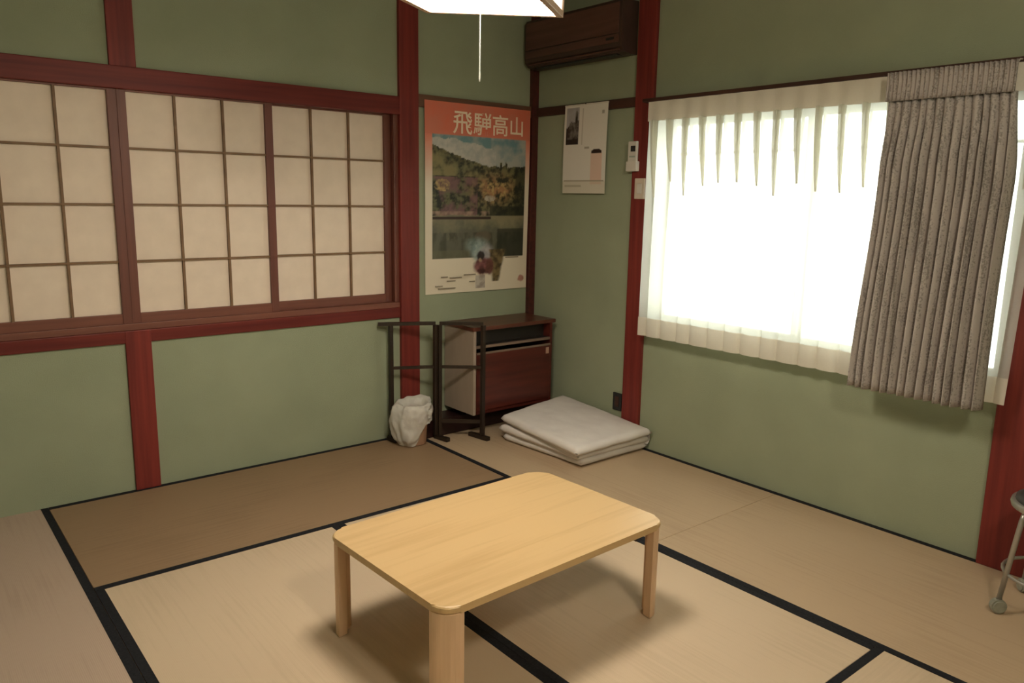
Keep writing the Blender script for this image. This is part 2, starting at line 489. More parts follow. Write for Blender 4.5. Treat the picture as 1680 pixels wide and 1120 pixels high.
struct(obj('trim_10', B(-0.018, 0.0, -0.824, -0.030, 1.834, 1.884, bev=0.003), rail_dark))    # rail over the calendar
struct(obj('trim_11', B(-0.016, 0.0, -2.69, -0.946, 1.835, 1.868, bev=0.003), rail_dark))     # rail over the curtains
struct(obj('trim_12', B(-0.030, 0.06, -2.86, -2.690, 0.0, HZ, bev=0.005), red_v))             # wide post at the right edge
struct(obj('trim_13', B(-0.008, 0.0, -2.690, -2.683, 0.0, WZ0, bev=0.002), rail_brown))       # thin strip beside it
struct(obj('trim_14', B(-0.995, -0.966, 0.0, 0.05, ZS1, ZL0, bev=0.002), shoji_frame_v))      # jamb beside the last shoji

# ---- sliding shoji panels
def shoji(x0, x1, y0, cols, label):
    """x0..x1 outer width; cols = muntin x positions"""
    sw = 0.037
    y1 = y0 + 0.026
    t = empty('shoji_panel', ((x0 + x1) / 2, y0, ZS1), label, 'sliding screen', 'sliding paper screens')
    zb, zt = ZS1, ZL0
    pz0, pz1 = 0.817, 1.768
    obj('stile', B(x0, x0 + sw, y0, y1, zb, zt, bev=0.002), shoji_frame_v, t)
    obj('stile', B(x1 - sw, x1, y0, y1, zb, zt, bev=0.002), shoji_frame_v, t)
    obj('bottom_rail', B(x0 + sw, x1 - sw, y0 + 0.001, y1, zb, pz0, bev=0.002), shoji_frame_h, t)
    obj('top_rail', B(x0 + sw, x1 - sw, y0 + 0.001, y1, pz1, zt), shoji_frame_h, t)
    zs = [1.047, 1.294, 1.533]
    w = 0.0052
    for c in cols:
        obj('upright_muntin', B(c - w, c + w, y0 + 0.004, y0 + 0.016, pz0, pz1), kumiko_m, t)
    for z in zs:
        obj('cross_muntin', B(x0 + sw, x1 - sw, y0 + 0.005, y0 + 0.017, z - w * 0.9, z + w * 0.9), kumiko_m, t)
    xs = [x0 + sw] + list(cols) + [x1 - sw]
    zz = [pz0] + zs + [pz1]
    for i in range(len(xs) - 1):
        for j in range(4):
            obj('paper_pane', B(xs[i], xs[i + 1], y0 + 0.0172, y0 + 0.0182, zz[j], zz[j + 1]), paper_m, t)
    return t
shoji(-3.040, -2.341, -0.002, [-2.788, -2.572], 'red framed paper screen cut off by the left edge of the photo')
shoji(-2.341, -1.660, -0.002, [-2.105, -1.894], 'middle paper screen of the wall, its right stile overlapping the next screen')
shoji(-1.690, -0.997, 0.030, [-1.447, -1.240], 'paper screen set back in its track beside the tall red post')

# ---- window with two aluminium sashes
window_1 = struct(obj('window_1', B(0.012, 0.08, WY0, WY1, WZ0, WZ0 + 0.02), alu))
obj('head_frame', B(0.012, 0.08, WY0, WY1, WZ1 - 0.02, WZ1), alu, window_1)
obj('jamb', B(0.012, 0.08, WY0, WY0 + 0.015, WZ0 + 0.02, WZ1 - 0.02), alu, window_1)
obj('jamb', B(0.012, 0.08, WY1 - 0.015, WY1, WZ0 + 0.02, WZ1 - 0.02), alu, window_1)
def sash(y0, y1, x):
    z0, z1 = WZ0 + 0.02, WZ1 - 0.02
    w = 0.026
    f = bmesh.new()
    box(f, x, x + 0.02, y0, y0 + w, z0, z1); box(f, x, x + 0.02, y1 - w, y1, z0, z1)
    box(f, x, x + 0.02, y0 + w, y1 - w, z0, z0 + 0.03); box(f, x, x + 0.02, y0 + w, y1 - w, z1 - 0.02, z1)
    o = obj('sash', f, alu, window_1)
    obj('pane', B(x + 0.008, x + 0.012, y0 + w, y1 - w, z0 + 0.03, z1 - 0.02), glass_m, o)
sash(-1.835, WY1 - 0.015, 0.050)
sash(WY0 + 0.015, -1.80, 0.022)
# thin washing pole outside, seen through the voile
pole = obj('drying_pole', tube(bmesh.new(), [(0.26, -2.6, 1.60), (0.26, -0.6, 1.60)], 0.009, 10), chrome)
tag(pole, 'thin pole running level outside the upper window, behind the sheer curtain', 'pole')
for yy in (-2.5, -0.7):
    obj('wall_bracket', bar(bmesh.new(), (0.095, yy, 1.585), (0.27, yy, 1.585), 0.02, 0.012), chrome, pole)

# ================================================================== CURTAINS
rod = empty('curtain_rail', (-0.06, -1.8, 1.84), 'slim dark curtain rail along the top of the window', 'curtain rail')
obj('track', B(-0.100, -0.050, -2.72, -0.945, 1.838, 1.856, bev=0.002), rail_dark, rod)
for yy in (-1.0, -1.55, -2.1, -2.65):
    obj('bracket', B(-0.052, -0.016, yy - 0.012, yy + 0.012, 1.842, 1.854), rail_dark, rod)

ZT, ZB = 1.836, 0.645
LY0, LY1 = -0.992, -2.765
PER = 0.1
def sst(a, b, x):
    t = max(0, min(1, (x - a) / (b - a))); return t * t * (3 - 2 * t)
NP = 18
rnd = [random.uniform(-0.25, 0.25) for _ in range(NP + 2)]
amp = [random.uniform(0.6, 1.25) for _ in range(NP + 2)]
def lace_pt(u, z, off=0.0):
    s = u * NP
    k = min(int(s), NP - 1); f = s - k
    # pinch pleat: a narrow tuck at the middle of each period
    g = (f - 0.5)
    # gathered width profile: outside the tuck the cloth is flat
    tuck = 0.34
    if abs(g) < tuck / 2:
        q = g / (tuck / 2)                    # -1..1 through the tuck
        xi = 0.046 * (1 - abs(q) ** 1.5)
        yy = 0.5 + q * 0.075
    else:
        xi = 0.0
        yy = 0.425 * (abs(g) - tuck / 2) / (0.5 - tuck / 2)
        yy = 0.5 + math.copysign(0.075 + yy, g)
    px, py = xi, k + yy
    qx = 0.020 * (1 - math.cos(2 * PI * (f))) / 2 * (amp[k] * (1 - f) + amp[k + 1] * f)
    qy = k + f + 0.16 * math.sin(2 * PI * f) + rnd[k] * (1 - f) * math.sin(PI * f)
    d = (ZT - z) / (ZT - ZB)
    w = sst(0.10, 0.60, d)
    X = px * (1 - w) + qx * w
    Y = py * (1 - w) + qy * w
    L = LY1 + 0.02 * d
    base = 0.028 if d > 0.07 else 0.0
    wob = 0.006 * math.sin(3 * z + 0.7 * s) * d
    return (-0.092 + X + off + wob * 0.3, LY0 + (L - LY0) * (Y / NP) + 0.012 * d, z)
lace = empty('lace_curtain', (-0.08, -1.85, ZB), 'long white sheer curtain glowing with daylight across the whole window', 'curtain')
bm = bmesh.new()
sheet(bm, lambda u, v: lace_pt(u, ZT - 0.012 - (ZT - 0.012 - ZB) * v), NP * 26, 36)
obj('sheer_panel', bm, lace_m, lace, smooth=True)
# heading tape: flat double band
bm = bmesh.new()
sheet(bm, lambda u, v: (-0.104 + 0.0025 * math.sin(u * NP * 2 * PI), LY0 + (LY1 - LY0) * u, ZT - 0.094 * v), NP * 8, 3)
sheet(bm, lambda u, v: (-0.1005 + 0.0025 * math.sin(u * NP * 2 * PI), LY0 + (LY1 - LY0) * u, ZT - 0.094 * v), NP * 8, 3)
obj('heading_tape', bm, lace_thick, lace, smooth=True)
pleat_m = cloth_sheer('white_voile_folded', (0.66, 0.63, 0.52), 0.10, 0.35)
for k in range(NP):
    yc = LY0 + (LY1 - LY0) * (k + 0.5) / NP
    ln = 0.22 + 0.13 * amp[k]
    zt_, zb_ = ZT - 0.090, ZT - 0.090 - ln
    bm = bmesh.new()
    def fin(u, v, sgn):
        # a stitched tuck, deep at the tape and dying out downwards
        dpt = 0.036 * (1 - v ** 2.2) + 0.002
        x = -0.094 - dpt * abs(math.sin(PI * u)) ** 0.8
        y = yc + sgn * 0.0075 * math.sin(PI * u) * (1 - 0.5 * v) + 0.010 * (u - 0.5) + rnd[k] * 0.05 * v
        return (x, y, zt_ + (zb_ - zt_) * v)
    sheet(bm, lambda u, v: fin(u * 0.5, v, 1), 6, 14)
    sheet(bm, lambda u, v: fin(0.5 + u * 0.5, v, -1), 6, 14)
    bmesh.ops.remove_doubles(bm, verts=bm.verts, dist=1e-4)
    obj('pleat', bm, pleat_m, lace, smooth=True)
bm = bmesh.new()
def hem(u, v):
    x, y, z = lace_pt(u, ZB + 0.098 * (1 - v), -0.0035)
    return (x, y, z)
sheet(bm, hem, NP * 26, 4)
obj('hem', bm, lace_thick, lace, smooth=True)

# dark tweed curtain drawn to the right
drape = empty('tweed_curtain', (-0.16, -2.43, 0.63), 'heavy grey brown tweed curtain bunched at the right of the window', 'curtain')
DZT, DZB = 1.838, 0.628
NF = 15
fw_ = [random.uniform(0.7, 1.35) for _ in range(NF)]
tot = sum(fw_); cum = [0]
for f in fw_: cum.append(cum[-1] + f / tot)
famp = [random.uniform(0.65, 1.3) for _ in range(NF + 1)]
def drape_pt(u, z, off=0.0):
    d = (DZT - z) / (DZT - DZB)
    k = max(i for i in range(NF) if cum[i] <= u + 1e-9); f = (u - cum[k]) / (cum[k + 1] - cum[k])
    w = sst(0.10, 0.3, d)
    a_ = famp[k] * (1 - f) + famp[k + 1] * f
    X = 0.028 - 0.058 * a_ * abs(math.sin(PI * f)) ** 0.55 * (0.35 + 0.65 * w)
    # the leading edge falls forward of the rail and leans left
    yl = -2.226 + 0.034 * sst(0.3, 1, d)
    yr = -2.660 - 0.040 * sst(0.0, 0.35, d) + 0.02 * d + 0.005 * math.sin(3 * d)
    Y = u + 0.007 * math.sin(2 * PI * f + 1.0) * w + 0.008 * math.sin(5 * d + 9 * u) * d
    return (-0.165 - 0.012 * d + X + off, yl + (yr - yl) * Y, z)
bm = bmesh.new()
sheet(bm, lambda u, v: drape_pt(u, DZT - 0.10 - (DZT - 0.10 - DZB) * v), NF * 16, 40)
o = obj('drape', bm, tweed_m, drape, smooth=True)
md = o.modifiers.new('thickness', 'SOLIDIFY'); md.thickness = 0.003
bm = bmesh.new()
def head(u, v):
    z = DZT - 0.104 * v
    x, y, _ = drape_pt(u, DZT - 0.10)
    return (-0.168 + 0.008 * math.sin(2 * PI * u * 27) * (0.4 + 0.6 * abs(v - 0.5) * 2), y, z)
sheet(bm, head, 27 * 8, 6)
o = obj('gathered_heading', bm, tweed_m, drape, smooth=True)
md = o.modifiers.new('thickness', 'SOLIDIFY'); md.thickness = 0.003
for k in range(6):
    yy = -2.26 - k * 0.078
    bm = tube(bmesh.new(), [(-0.156, yy, 1.80), (-0.148, yy, 1.825), (-0.120, yy, 1.845), (-0.099, yy, 1.847)], 0.0025, 6)
    obj('curtain_hook', bm, white_pl, drape)

# ================================================================== LAMP
lamp = empty('pendant_lamp', (-1.8143, -1.8388, 1.8862), 'square paper and pale wood lamp hanging from the ceiling', 'lamp',
             None, (math.radians(4.2286), math.radians(3.3056), math.radians(-50.813)))
s = 0.433 / 2
H_ = 0.17
fr = bmesh.new()
for a in (0, 1):
    zz = 0.0 if a == 0 else H_ - 0.018
    for sx in (-1, 1):
        box(fr, -s, s, sx * s - (0.02 if sx > 0 else 0), sx * s + (0.02 if sx < 0 else 0), zz, zz + 0.018, 0.001, 1)
        box(fr, sx * s - (0.02 if sx > 0 else 0), sx * s + (0.02 if sx < 0 else 0), -s + 0.02, s - 0.02, zz, zz + 0.018, 0.001, 1)
for sx in (-1, 1):
    for sy in (-1, 1):
        box(fr, sx * (s - 0.014), sx * s, sy * (s - 0.014), sy * s, 0.018, H_ - 0.018)
obj('frame', fr, lamp_wood, lamp, local=True)
lamp_side = emit('lit_paper_side', LAMP_COLOR, 1.6)
for k in range(4):
    b_ = bmesh.new()
    box(b_, -s + 0.014, s - 0.014, s - 0.006, s - 0.004, 0.018, H_ - 0.018)
    bmesh.ops.rotate(b_, verts=b_.verts, cent=(0, 0, 0), matrix=Matrix.Rotation(k * PI / 2, 3, 'Z'))
    obj('side_paper', b_, lamp_side, lamp, local=True)
obj('bottom_diffuser', B(-s + 0.02, s - 0.02, -s + 0.02, s - 0.02, 0.006, 0.009), emit('lit_diffuser', LAMP_COLOR, LAMP_STRENGTH), lamp, local=True)
obj('assumed_top_diffuser', B(-s + 0.02, s - 0.02, -s + 0.02, s - 0.02, H_ - 0.010, H_ - 0.007), emit('lit_assumed_top', LAMP_COLOR, LAMP_TOP_STRENGTH), lamp, local=True)  # unseen glowing top, assumed lit to lift the ambient light
obj('suspension_cord', tube(bmesh.new(), [(0, 0, H_), (0.012, -0.022, HZ - 1.8862)], 0.004, 8), black_pl, lamp, local=True)
obj('ceiling_rose', lathe(bmesh.new(), [(0.045, 0), (0.045, 0.012), (0.03, 0.03)], (0.012, -0.022, HZ - 1.8862 - 0.03)), white_pl, lamp, local=True)
# vertical pull cord (the lamp is slightly tilted, the cord hangs plumb)
inv = Matrix.Rotation(math.radians(-50.813), 3, 'Z') @ Matrix.Rotation(math.radians(3.3056), 3, 'Y') @ Matrix.Rotation(math.radians(4.2286), 3, 'X')
dn = inv.transposed() @ Vector((0, 0, -1))
st_ = inv.transposed() @ Vector((0.024, 0.012, 0.0))
obj('pull_cord', tube(bmesh.new(), [st_ + dn * 0.0, st_ + dn * 0.18], 0.0017, 8), cord_m, lamp, local=True)
obj('cord_bead', tube(bmesh.new(), [st_ + dn * 0.178, st_ + dn * 0.184, st_ + dn * 0.198, st_ + dn * 0.205], [0.0017, 0.0024, 0.0024, 0.0017], 8), cord_m, lamp, local=True)

pl = empty('assumed_fill_lamp', (-2.25, -4.00, HZ), 'assumed round white ceiling lamp, unseen behind the viewer, added as fill light', 'lamp')  # assumed source behind the camera, added to lighten table legs and shadows
obj('globe', lathe(bmesh.new(), [(0.01, -0.235), (0.06, -0.225), (0.11, -0.195), (0.14, -0.145), (0.145, -0.10), (0.12, -0.05), (0.08, -0.025)], (-2.25, -4.00, HZ), 28), emit('lit_globe', LAMP_COLOR, FILL_LAMP_STRENGTH), pl, smooth=True)
obj('mount', lathe(bmesh.new(), [(0.085, -0.026), (0.09, -0.020), (0.09, -0.001)], (-2.25, -4.00, HZ), 28), lamp_wood, pl, smooth=True)

# ================================================================== AIR CONDITIONER
ac = empty('air_conditioner', (-0.06, -0.40, 2.095), 'brown wood effect air conditioner high in the corner above the calendar', 'air conditioner')
prof = [(0.0, 2.098), (-0.055, 2.098), (-0.095, 2.106), (-0.118, 2.128), (-0.122, 2.15), (-0.122, 2.345), (-0.112, 2.362), (0.0, 2.362)]
bm = bmesh.new()
def extr(bm, prof, y0, y1):
    A = [bm.verts.new((x, y0, z)) for x, z in prof]; C = [bm.verts.new((x, y1, z)) for x, z in prof]
    n = len(prof)
    bm.faces.new(A); bm.faces.new(C[::-1])
    for i in range(n):
        bm.faces.new((A[i], C[i], C[(i + 1) % n], A[(i + 1) % n]))
    return bm
extr(bm, prof, -0.803, -0.035)
obj('casing', bm, ac_dark, ac)
obj('front_panel', B(-0.129, -0.121, -0.785, -0.050, 2.195, 2.345, bev=0.003), ac_m, ac)
obj('lower_panel', B(-0.1275, -0.121, -0.785, -0.050, 2.150, 2.190, bev=0.002), ac_m, ac)
ft = bmesh.new()
bar(ft, (-0.108, -0.42 - 0.36, 2.115), (-0.108, -0.42 + 0.35, 2.115), 0.030, 0.006)
obj('outlet_flap', ft, ac_m, ac)
obj('grille', extr(bmesh.new(), [(-0.085, 2.097), (-0.045, 2.0965), (-0.045, 2.099), (-0.085, 2.104)], -0.74, -0.08), black_pl, ac)
obj('indicator', B(-0.1295, -0.1275, -0.755, -0.70, 2.165, 2.178), black_pl, ac)

# ================================================================== POSTER
def printed_grid(name, x0, x1, z0, z1, nx, nz, place, colour, parent):
    bm = bmesh.new()
    lay = bm.loops.layers.float_color.new('print')
    g = [[bm.verts.new(place(x0 + (x1 - x0) * i / nx, z0 + (z1 - z0) * j / nz)) for i in range(nx + 1)] for j in range(nz + 1)]
    for j in range(nz):
        for i in range(nx):
            f = bm.faces.new((g[j][i], g[j][i + 1], g[j + 1][i + 1], g[j + 1][i]))
            for l, (a, b) in zip(f.loops, ((i, j), (i + 1, j), (i + 1, j + 1), (i, j + 1))):
                c = colour(x0 + (x1 - x0) * a / nx, z0 + (z1 - z0) * b / nz)
                l[lay] = (*c, 1)
    o = obj(name, bm, print_m, parent)
    return o
def lerp(a, b, t):
    t = max(0, min(1, t)); return tuple(p + (q - p) * t for p, q in zip(a, b))
def fbm(x, z, sc, seed=0.0):
    return noise.fractal(Vector((x * sc, seed, z * sc)), 0.7, 2.1, 5)
RED = (0.66, 0.150, 0.085); CREAM = (0.74, 0.65, 0.52)
PX0, PX1, PZ0, PZ1 = -0.812, -0.060, 0.800, 1.866
def ell(x, z, cx, cz, rx, rz):
    return ((x - cx) / rx) ** 2 + ((z - cz) / rz) ** 2 < 1
def poster_col(x, z):
    # page margins: orange red above, fading to cream below
    base = lerp(CREAM, RED, (z - 1.42) / 0.30)
    if z > 1.69:
        base = lerp(base, (0.60, 0.18, 0.115), 0.5 + fbm(x, z, 6) * 0.9)
    px0, px1, pz0, pz1 = -0.766, -0.094, 1.000, 1.690
    c = base
    if px0 < x < px1 and pz0 < z < pz1:
        n1 = fbm(x, z, 7.0); n2 = fbm(x, z, 19.0, 3.0); n3 = fbm(x, z, 34.0, 8.0)
        ridge = 1.610 - 0.22 * max(0, (x - px0)) * 0.62 - 0.035 * math.sin((x + 0.6) * 5) + 0.012 * n2
        if x > -0.36: ridge = 1.53 + 0.016 * n2 + (0.022 if abs(x + 0.28) < 0.006 or abs(x + 0.24) < 0.007 else 0) + 0.14 * max(0, x + 0.2)
        snow = 1.675 - 0.16 * max(0, x + 0.62) + 0.016 * n1
        shore = 1.245 + 0.004 * n1
        if z > ridge:
            sky = lerp((0.14, 0.25, 0.27), (0.36, 0.36, 0.33), 0.4 + 1.3 * n1 + (0.55 if x > -0.36 else 0))
            c = sky
            if z < snow and x < -0.32: c = lerp((0.50, 0.47, 0.42), (0.36, 0.36, 0.34), 0.5 + n2)
        elif z > shore:
            dk = (0.013, 0.014, 0.008); gr = (0.120, 0.115, 0.050); yl = (0.46, 0.31, 0.12); og = (0.34, 0.17, 0.075); pk = (0.17, 0.085, 0.080)
            c = lerp(dk, gr, 0.5 + 1.5 * n2 + 1.2 * n3)
            if z > 1.47 and x < -0.42: c = lerp(c, (0.22, 0.185, 0.075), 0.35 + n1 * 1.6)
            if x < -0.45 and z < 1.46: c = lerp(c, pk, 0.4 + n1 * 1.8)
            w = math.exp(-((x + 0.32) / 0.12) ** 2 - ((z - 1.40) / 0.07) ** 2)
            c = lerp(c, og, w * (0.6 + 1.6 * n2)); c = lerp(c, yl, max(0, w * (2.0 * n3 + 0.1)))
            if ell(x, z, -0.70, 1.415, 0.055, 0.035): c = lerp(c, yl, 0.35 + n3)
            if ell(x, z, -0.36, 1.345, 0.04, 0.018): c = lerp(c, (0.42, 0.36, 0.28), 0.8 + n3)
            if x > -0.17: c = lerp(c, dk, 0.6)
            if z < 1.27 and x < -0.36: c = lerp(c, (0.34, 0.22, 0.16), 0.6 + n2)
            if z < 1.30 and x > -0.36: c = lerp(c, dk, 0.75)
        else:
            c = lerp((0.235, 0.205, 0.120), (0.110, 0.105, 0.070), (1.245 - z) / 0.1 + 0.8 * n1)
            if z < 1.15: c = lerp(c, (0.060, 0.062, 0.038), 0.45 + 1.2 * fbm(x * 3, z, 9, 2.0))
            if x > -0.30 and z < 1.17: c = lerp(c, (0.016, 0.018, 0.012), 0.75)
            if abs(z - 1.232) < 0.006 and x < -0.35: c = (0.035, 0.016, 0.012)
            if z < 1.045 and x < -0.5: c = lerp(c, (0.14, 0.13, 0.07), 0.5)
            if ell(x, z, -0.405, 1.12, 0.06, 0.035): c = lerp(c, (0.13, 0.095, 0.06), 0.7)
    # inset figures that stand over the lower margin
    j1 = 0.005 * fbm(x, z, 30, 4.0); j2 = 0.005 * fbm(x, z, 30, 9.0); g = 0.5 + 1.1 * fbm(x, z, 26, 5.0)
    def blob(c, cx, cz, rx, rz, c1, c2, soft=0.2):
        d = math.sqrt(((x + j1 - cx) / rx) ** 2 + ((z + j2 - cz) / rz) ** 2)
        return lerp(c, lerp(c1, c2, g), 1 - sst(1 - soft, 1 + soft, d))
    c = blob(c, -0.445, 1.075, 0.075, 0.040, (0.13, 0.17, 0.15), (0.24, 0.29, 0.27), 0.5)
    c = blob(c, -0.43, 1.035, 0.058, 0.050, (0.22, 0.29, 0.29), (0.36, 0.42, 0.40), 0.4)
    c = blob(c, -0.375, 1.02, 0.050, 0.050, (0.30, 0.29, 0.30), (0.44, 0.41, 0.42), 0.5)
    if 0.855 < z < 1.045:
        w_ = 0.060 - (1.045 - z) * 0.19
        c = lerp(c, lerp((0.06, 0.040, 0.018), (0.20, 0.14, 0.06), g), 1 - sst(w_ - 0.010, w_ + 0.010, abs(x + j1 + 0.30 - 0.05 * (z - 0.95))))
    c = blob(c, -0.402, 0.948, 0.066, 0.050, (0.12, 0.035, 0.035), (0.27, 0.10, 0.095))
    c = blob(c, -0.352, 0.945, 0.030, 0.050, (0.09, 0.025, 0.022), (0.15, 0.05, 0.04))
    c = blob(c, -0.41, 0.918, 0.034, 0.014, (0.05, 0.012, 0.012), (0.09, 0.02, 0.02))
    c = blob(c, -0.418, 1.010, 0.026, 0.028, (0.018, 0.012, 0.014), (0.04, 0.026, 0.026))
    c = blob(c, -0.418, 0.984, 0.014, 0.012, (0.36, 0.24, 0.16), (0.44, 0.30, 0.21))
    if abs(x + 0.42) < 0.036 and 0.818 < z < 0.895: c = lerp((0.34, 0.28, 0.24), (0.52, 0.46, 0.40), g)
    c = blob(c, -0.105, 0.862, 0.022, 0.020, (0.36, 0.16, 0.12), (0.46, 0.22, 0.17))
    return c
poster = empty('travel_poster', (-0.43, -0.020, 0.800), 'tall red and cream travel poster of a mountain pond with white lettering', 'poster')
def pplace(x, z):
    t = (z - PZ0) / (PZ1 - PZ0)
    return (x + 0.012 * (1 - t) * (1 if x < -0.6 else 0.3), -0.0225 + 0.014 * (1 - sst(0.0, 0.85, t)) + 0.0025 * math.sin(6 * x), z)
# thickness: a second back sheet closes the paper
sheet_o = printed_grid('printed_sheet', PX0, PX1, PZ0, PZ1, 150, 210, pplace, poster_col, poster)
md = sheet_o.modifiers.new('thickness', 'SOLIDIFY'); md.thickness = 0.0006; md.offset = 0
def text_mesh(name, body, size, loc, mat, parent, sx=1.0, bold=0.0):
    cu = bpy.data.curves.new(name, 'FONT')
    cu.body = body; cu.size = size; cu.extrude = 0.0003; cu.offset = bold
    cu.align_x = 'LEFT'
    tmp = bpy.data.objects.new(name, cu); COL.objects.link(tmp)
    bpy.context.view_layer.update()
    me = bpy.data.meshes.new_from_object(tmp.evaluated_get(bpy.context.evaluated_depsgraph_get()))
    bpy.data.objects.remove(tmp)
    o = bpy.data.objects.new(name, me); COL.objects.link(o)
    o.parent = parent
    me.transform(Matrix.Diagonal((sx, 1, 1, 1)))
    me.transform(Matrix.Rotation(PI / 2, 4, 'X'))
    o.location = Vector(loc) - wl(parent)
    me.materials.clear(); me.materials.append(mat)
    return o
xs_ = [-0.630, -0.488, -0.354, -0.226]
for ch, x_, sz, zz in zip('飛騨高山', xs_, (0.138, 0.134, 0.126, 0.118), (1.712, 1.712, 1.716, 1.722)):
    text_mesh('title_letter', ch, sz, (x_, -0.0265, zz), letter_m, poster, 1.0, 0.0012)
# small print in the lower margin, too blurred to read: plain grey rules
grey_print = noisy('grey_print', (0.25, 0.2, 0.14), (0.32, 0.26, 0.19), (60, 60, 60), 0.6)
bm = bmesh.new()
for x0, x1, z in ((-0.70, -0.655, 0.893), (-0.64, -0.555, 0.886), (-0.54, -0.455, 0.900), (-0.66, -0.60, 0.868), (-0.50, -0.46, 0.858), (-0.74, -0.69, 0.842), (-0.72, -0.60, 0.827), (-0.30 + 0.07, -0.13, 0.992)):
    box(bm, x0, x1, -0.0185, -0.0155, z, z + 0.006)
sp = obj('small_print', bm, grey_print, poster); sp['kind'] = 'stuff'

# ================================================================== CALENDAR
cal = empty('wall_calendar', (-0.020, -0.44, 1.382), 'white paper calendar with a small dark photo hanging from the dark rail', 'calendar')
CY0, CY1, CZ0, CZ1 = -0.634, -0.292, 1.383, 1.874
def cal_col(y, z):
    # y decreases to the right in view
    u = (CY1 - y) / (CY1 - CY0); v = (z - CZ0) / (CZ1 - CZ0)
    c = (0.76, 0.72, 0.66)
    if 0.05 < u < 0.35 and 0.56 < v < 0.97:
        n = noise.fractal(Vector((u * 9, 1.0, v * 11)), 0.7, 2.1, 4)
        c = lerp((0.42, 0.41, 0.43), (0.36, 0.34, 0.35), 0.5 + n)
        edge = 0.80 + 0.2 * (u - 0.2) + (0.09 if 0.26 < u < 0.32 else 0)
        if v < edge + 0.05 * n: c = lerp((0.030, 0.022, 0.016), (0.20, 0.18, 0.16), max(0, 0.25 + 1.1 * n))
        if v < 0.62: c = (0.018, 0.012, 0.008)
    if 0.66 < u < 0.92 and 0.10 < v < 0.455: c = (0.74, 0.54, 0.45)
    if ((u - 0.79) / 0.12) ** 2 + ((v - 0.465) / 0.034) ** 2 < 1 and v > 0.453: c = (0.03, 0.016, 0.012)
    if abs(v - 0.143) < 0.008 and 0.03 < u < 0.97: c = (0.34, 0.29, 0.22)
    if abs(v - 0.085) < 0.010 and 0.05 < u < 0.45: c = (0.36, 0.32, 0.25)
    if v < 0.143: c = lerp(c, (0.60, 0.55, 0.42), 0.5)
    if abs(u - 0.44) < 0.012 and 0.55 < v < 0.96: c = (0.54, 0.49, 0.43)
    if 0.50 < u < 0.62 and abs(v - 0.512) < 0.012: c = (0.40, 0.36, 0.31)
    if abs(u - 0.90) < 0.03 and abs(v - 0.90) < 0.02: c = (0.42, 0.38, 0.32)
    return c
def cplace(y, z):
    t = (z - CZ0) / (CZ1 - CZ0)
    return (-0.0225 - 0.004 * math.sin(PI * t), y + 0.006 * (1 - t), z)
sheet_o = printed_grid('printed_sheet', CY0, CY1, CZ0, CZ1, 90, 130, cplace, cal_col, cal)
md = sheet_o.modifiers.new('thickness', 'SOLIDIFY'); md.thickness = 0.002; md.offset = 0
obj('metal_binder', B(-0.026, -0.0185, CY0, CY1, CZ1 - 0.004, CZ1 + 0.004, bev=0.001), white_pl, cal)
obj('hanging_pin', tube(bmesh.new(), [(-0.034, -0.463, CZ1 + 0.003), (-0.016, -0.463, CZ1 + 0.003)], 0.0025, 8), black_pl, cal)

# ================================================================== REMOTE CONTROL and SWITCH on the post
rc = empty('remote_control', (-0.030, -0.842, 1.500), 'small white remote control in a wall holder high on the right post', 'remote control')
obj('body', B(-0.046, -0.030, -0.872, -0.812, 1.530, 1.655, bev=0.004), white_pl, rc)
obj('display', B(-0.0475, -0.0455, -0.864, -0.832, 1.602, 1.632, bev=0.002), black_pl, rc)
obj('buttons', B(-0.0475, -0.0455, -0.864, -0.822, 1.572, 1.580, bev=0.0015), noisy('pale_green_plastic', (0.35, 0.40, 0.34), (0.4, 0.45, 0.38), (9, 9, 9), 0.5), rc)
hb = bmesh.new()
box(hb, -0.052, -0.024, -0.878, -0.806, 1.500, 1.552, bev=0.004)
obj('holder', hb, white_pl, rc)
sw = empty('light_switch', (-0.022, -0.87, 1.355), 'cream switch plate on the right post, just below the remote control', 'light switch')
obj('plate', B(-0.031, -0.0225, -0.925, -0.856, 1.357, 1.464, bev=0.003), noisy('cream_plastic', (0.62, 0.52, 0.42), (0.68, 0.57, 0.47), (9, 9, 9), 0.45), sw)
obj('rocker', B(-0.034, -0.0305, -0.906, -0.876, 1.385, 1.436, bev=0.002), white_pl, sw)
# socket low on the wall left of the post
so = empty('wall_socket', (-0.004, -0.775, 0.19), 'small dark wall socket low on the wall behind the folded quilt', 'socket')
obj('plate', B(-0.010, -0.0002, -0.810, -0.745, 0.17, 0.270, bev=0.002), black_pl, so)
obj('outlet', B(-0.013, -0.0095, -0.792, -0.763, 0.19, 0.25, bev=0.002), rail_dark, so)

# ================================================================== CABINET on its base
base = obj('plinth', B(-0.885, -0.055, -0.145, -0.004, 0.0015, 0.100, bev=0.003), base_m, origin=(-0.47, -0.075, 0))
tag(base, 'long low dark lacquered plinth on the floor under the red cabinet', 'plinth')
cb = empty('corner_cabinet', (-0.38, -0.16, 0.10), 'small dark red cabinet with drop front and open shelf standing in the corner', 'cabinet')
cx0, cx1, cy0, cy1 = -0.672, -0.085, -0.298, -0.012
cz0, cz1 = 0.135, 0.640
for fx in (cx0 + 0.06, cx1 - 0.06):
    for fy in (-0.115, -0.045):
        bm = lathe(bmesh.new(), [(0.018, 0), (0.022, cz0 - 0.1)], (fx, fy, 0.1), 12)
        obj('foot', bm, base_m, cb)
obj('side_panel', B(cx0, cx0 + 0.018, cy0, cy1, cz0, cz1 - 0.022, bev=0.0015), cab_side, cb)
obj('side_panel', B(cx1 - 0.018, cx1, cy0, cy1, cz0, cz1 - 0.022, bev=0.0015), cab_red, cb)
obj('bottom_board', B(cx0 + 0.018, cx1 - 0.018, cy0 + 0.005, cy1, cz0, cz0 + 0.02), cab_red, cb)
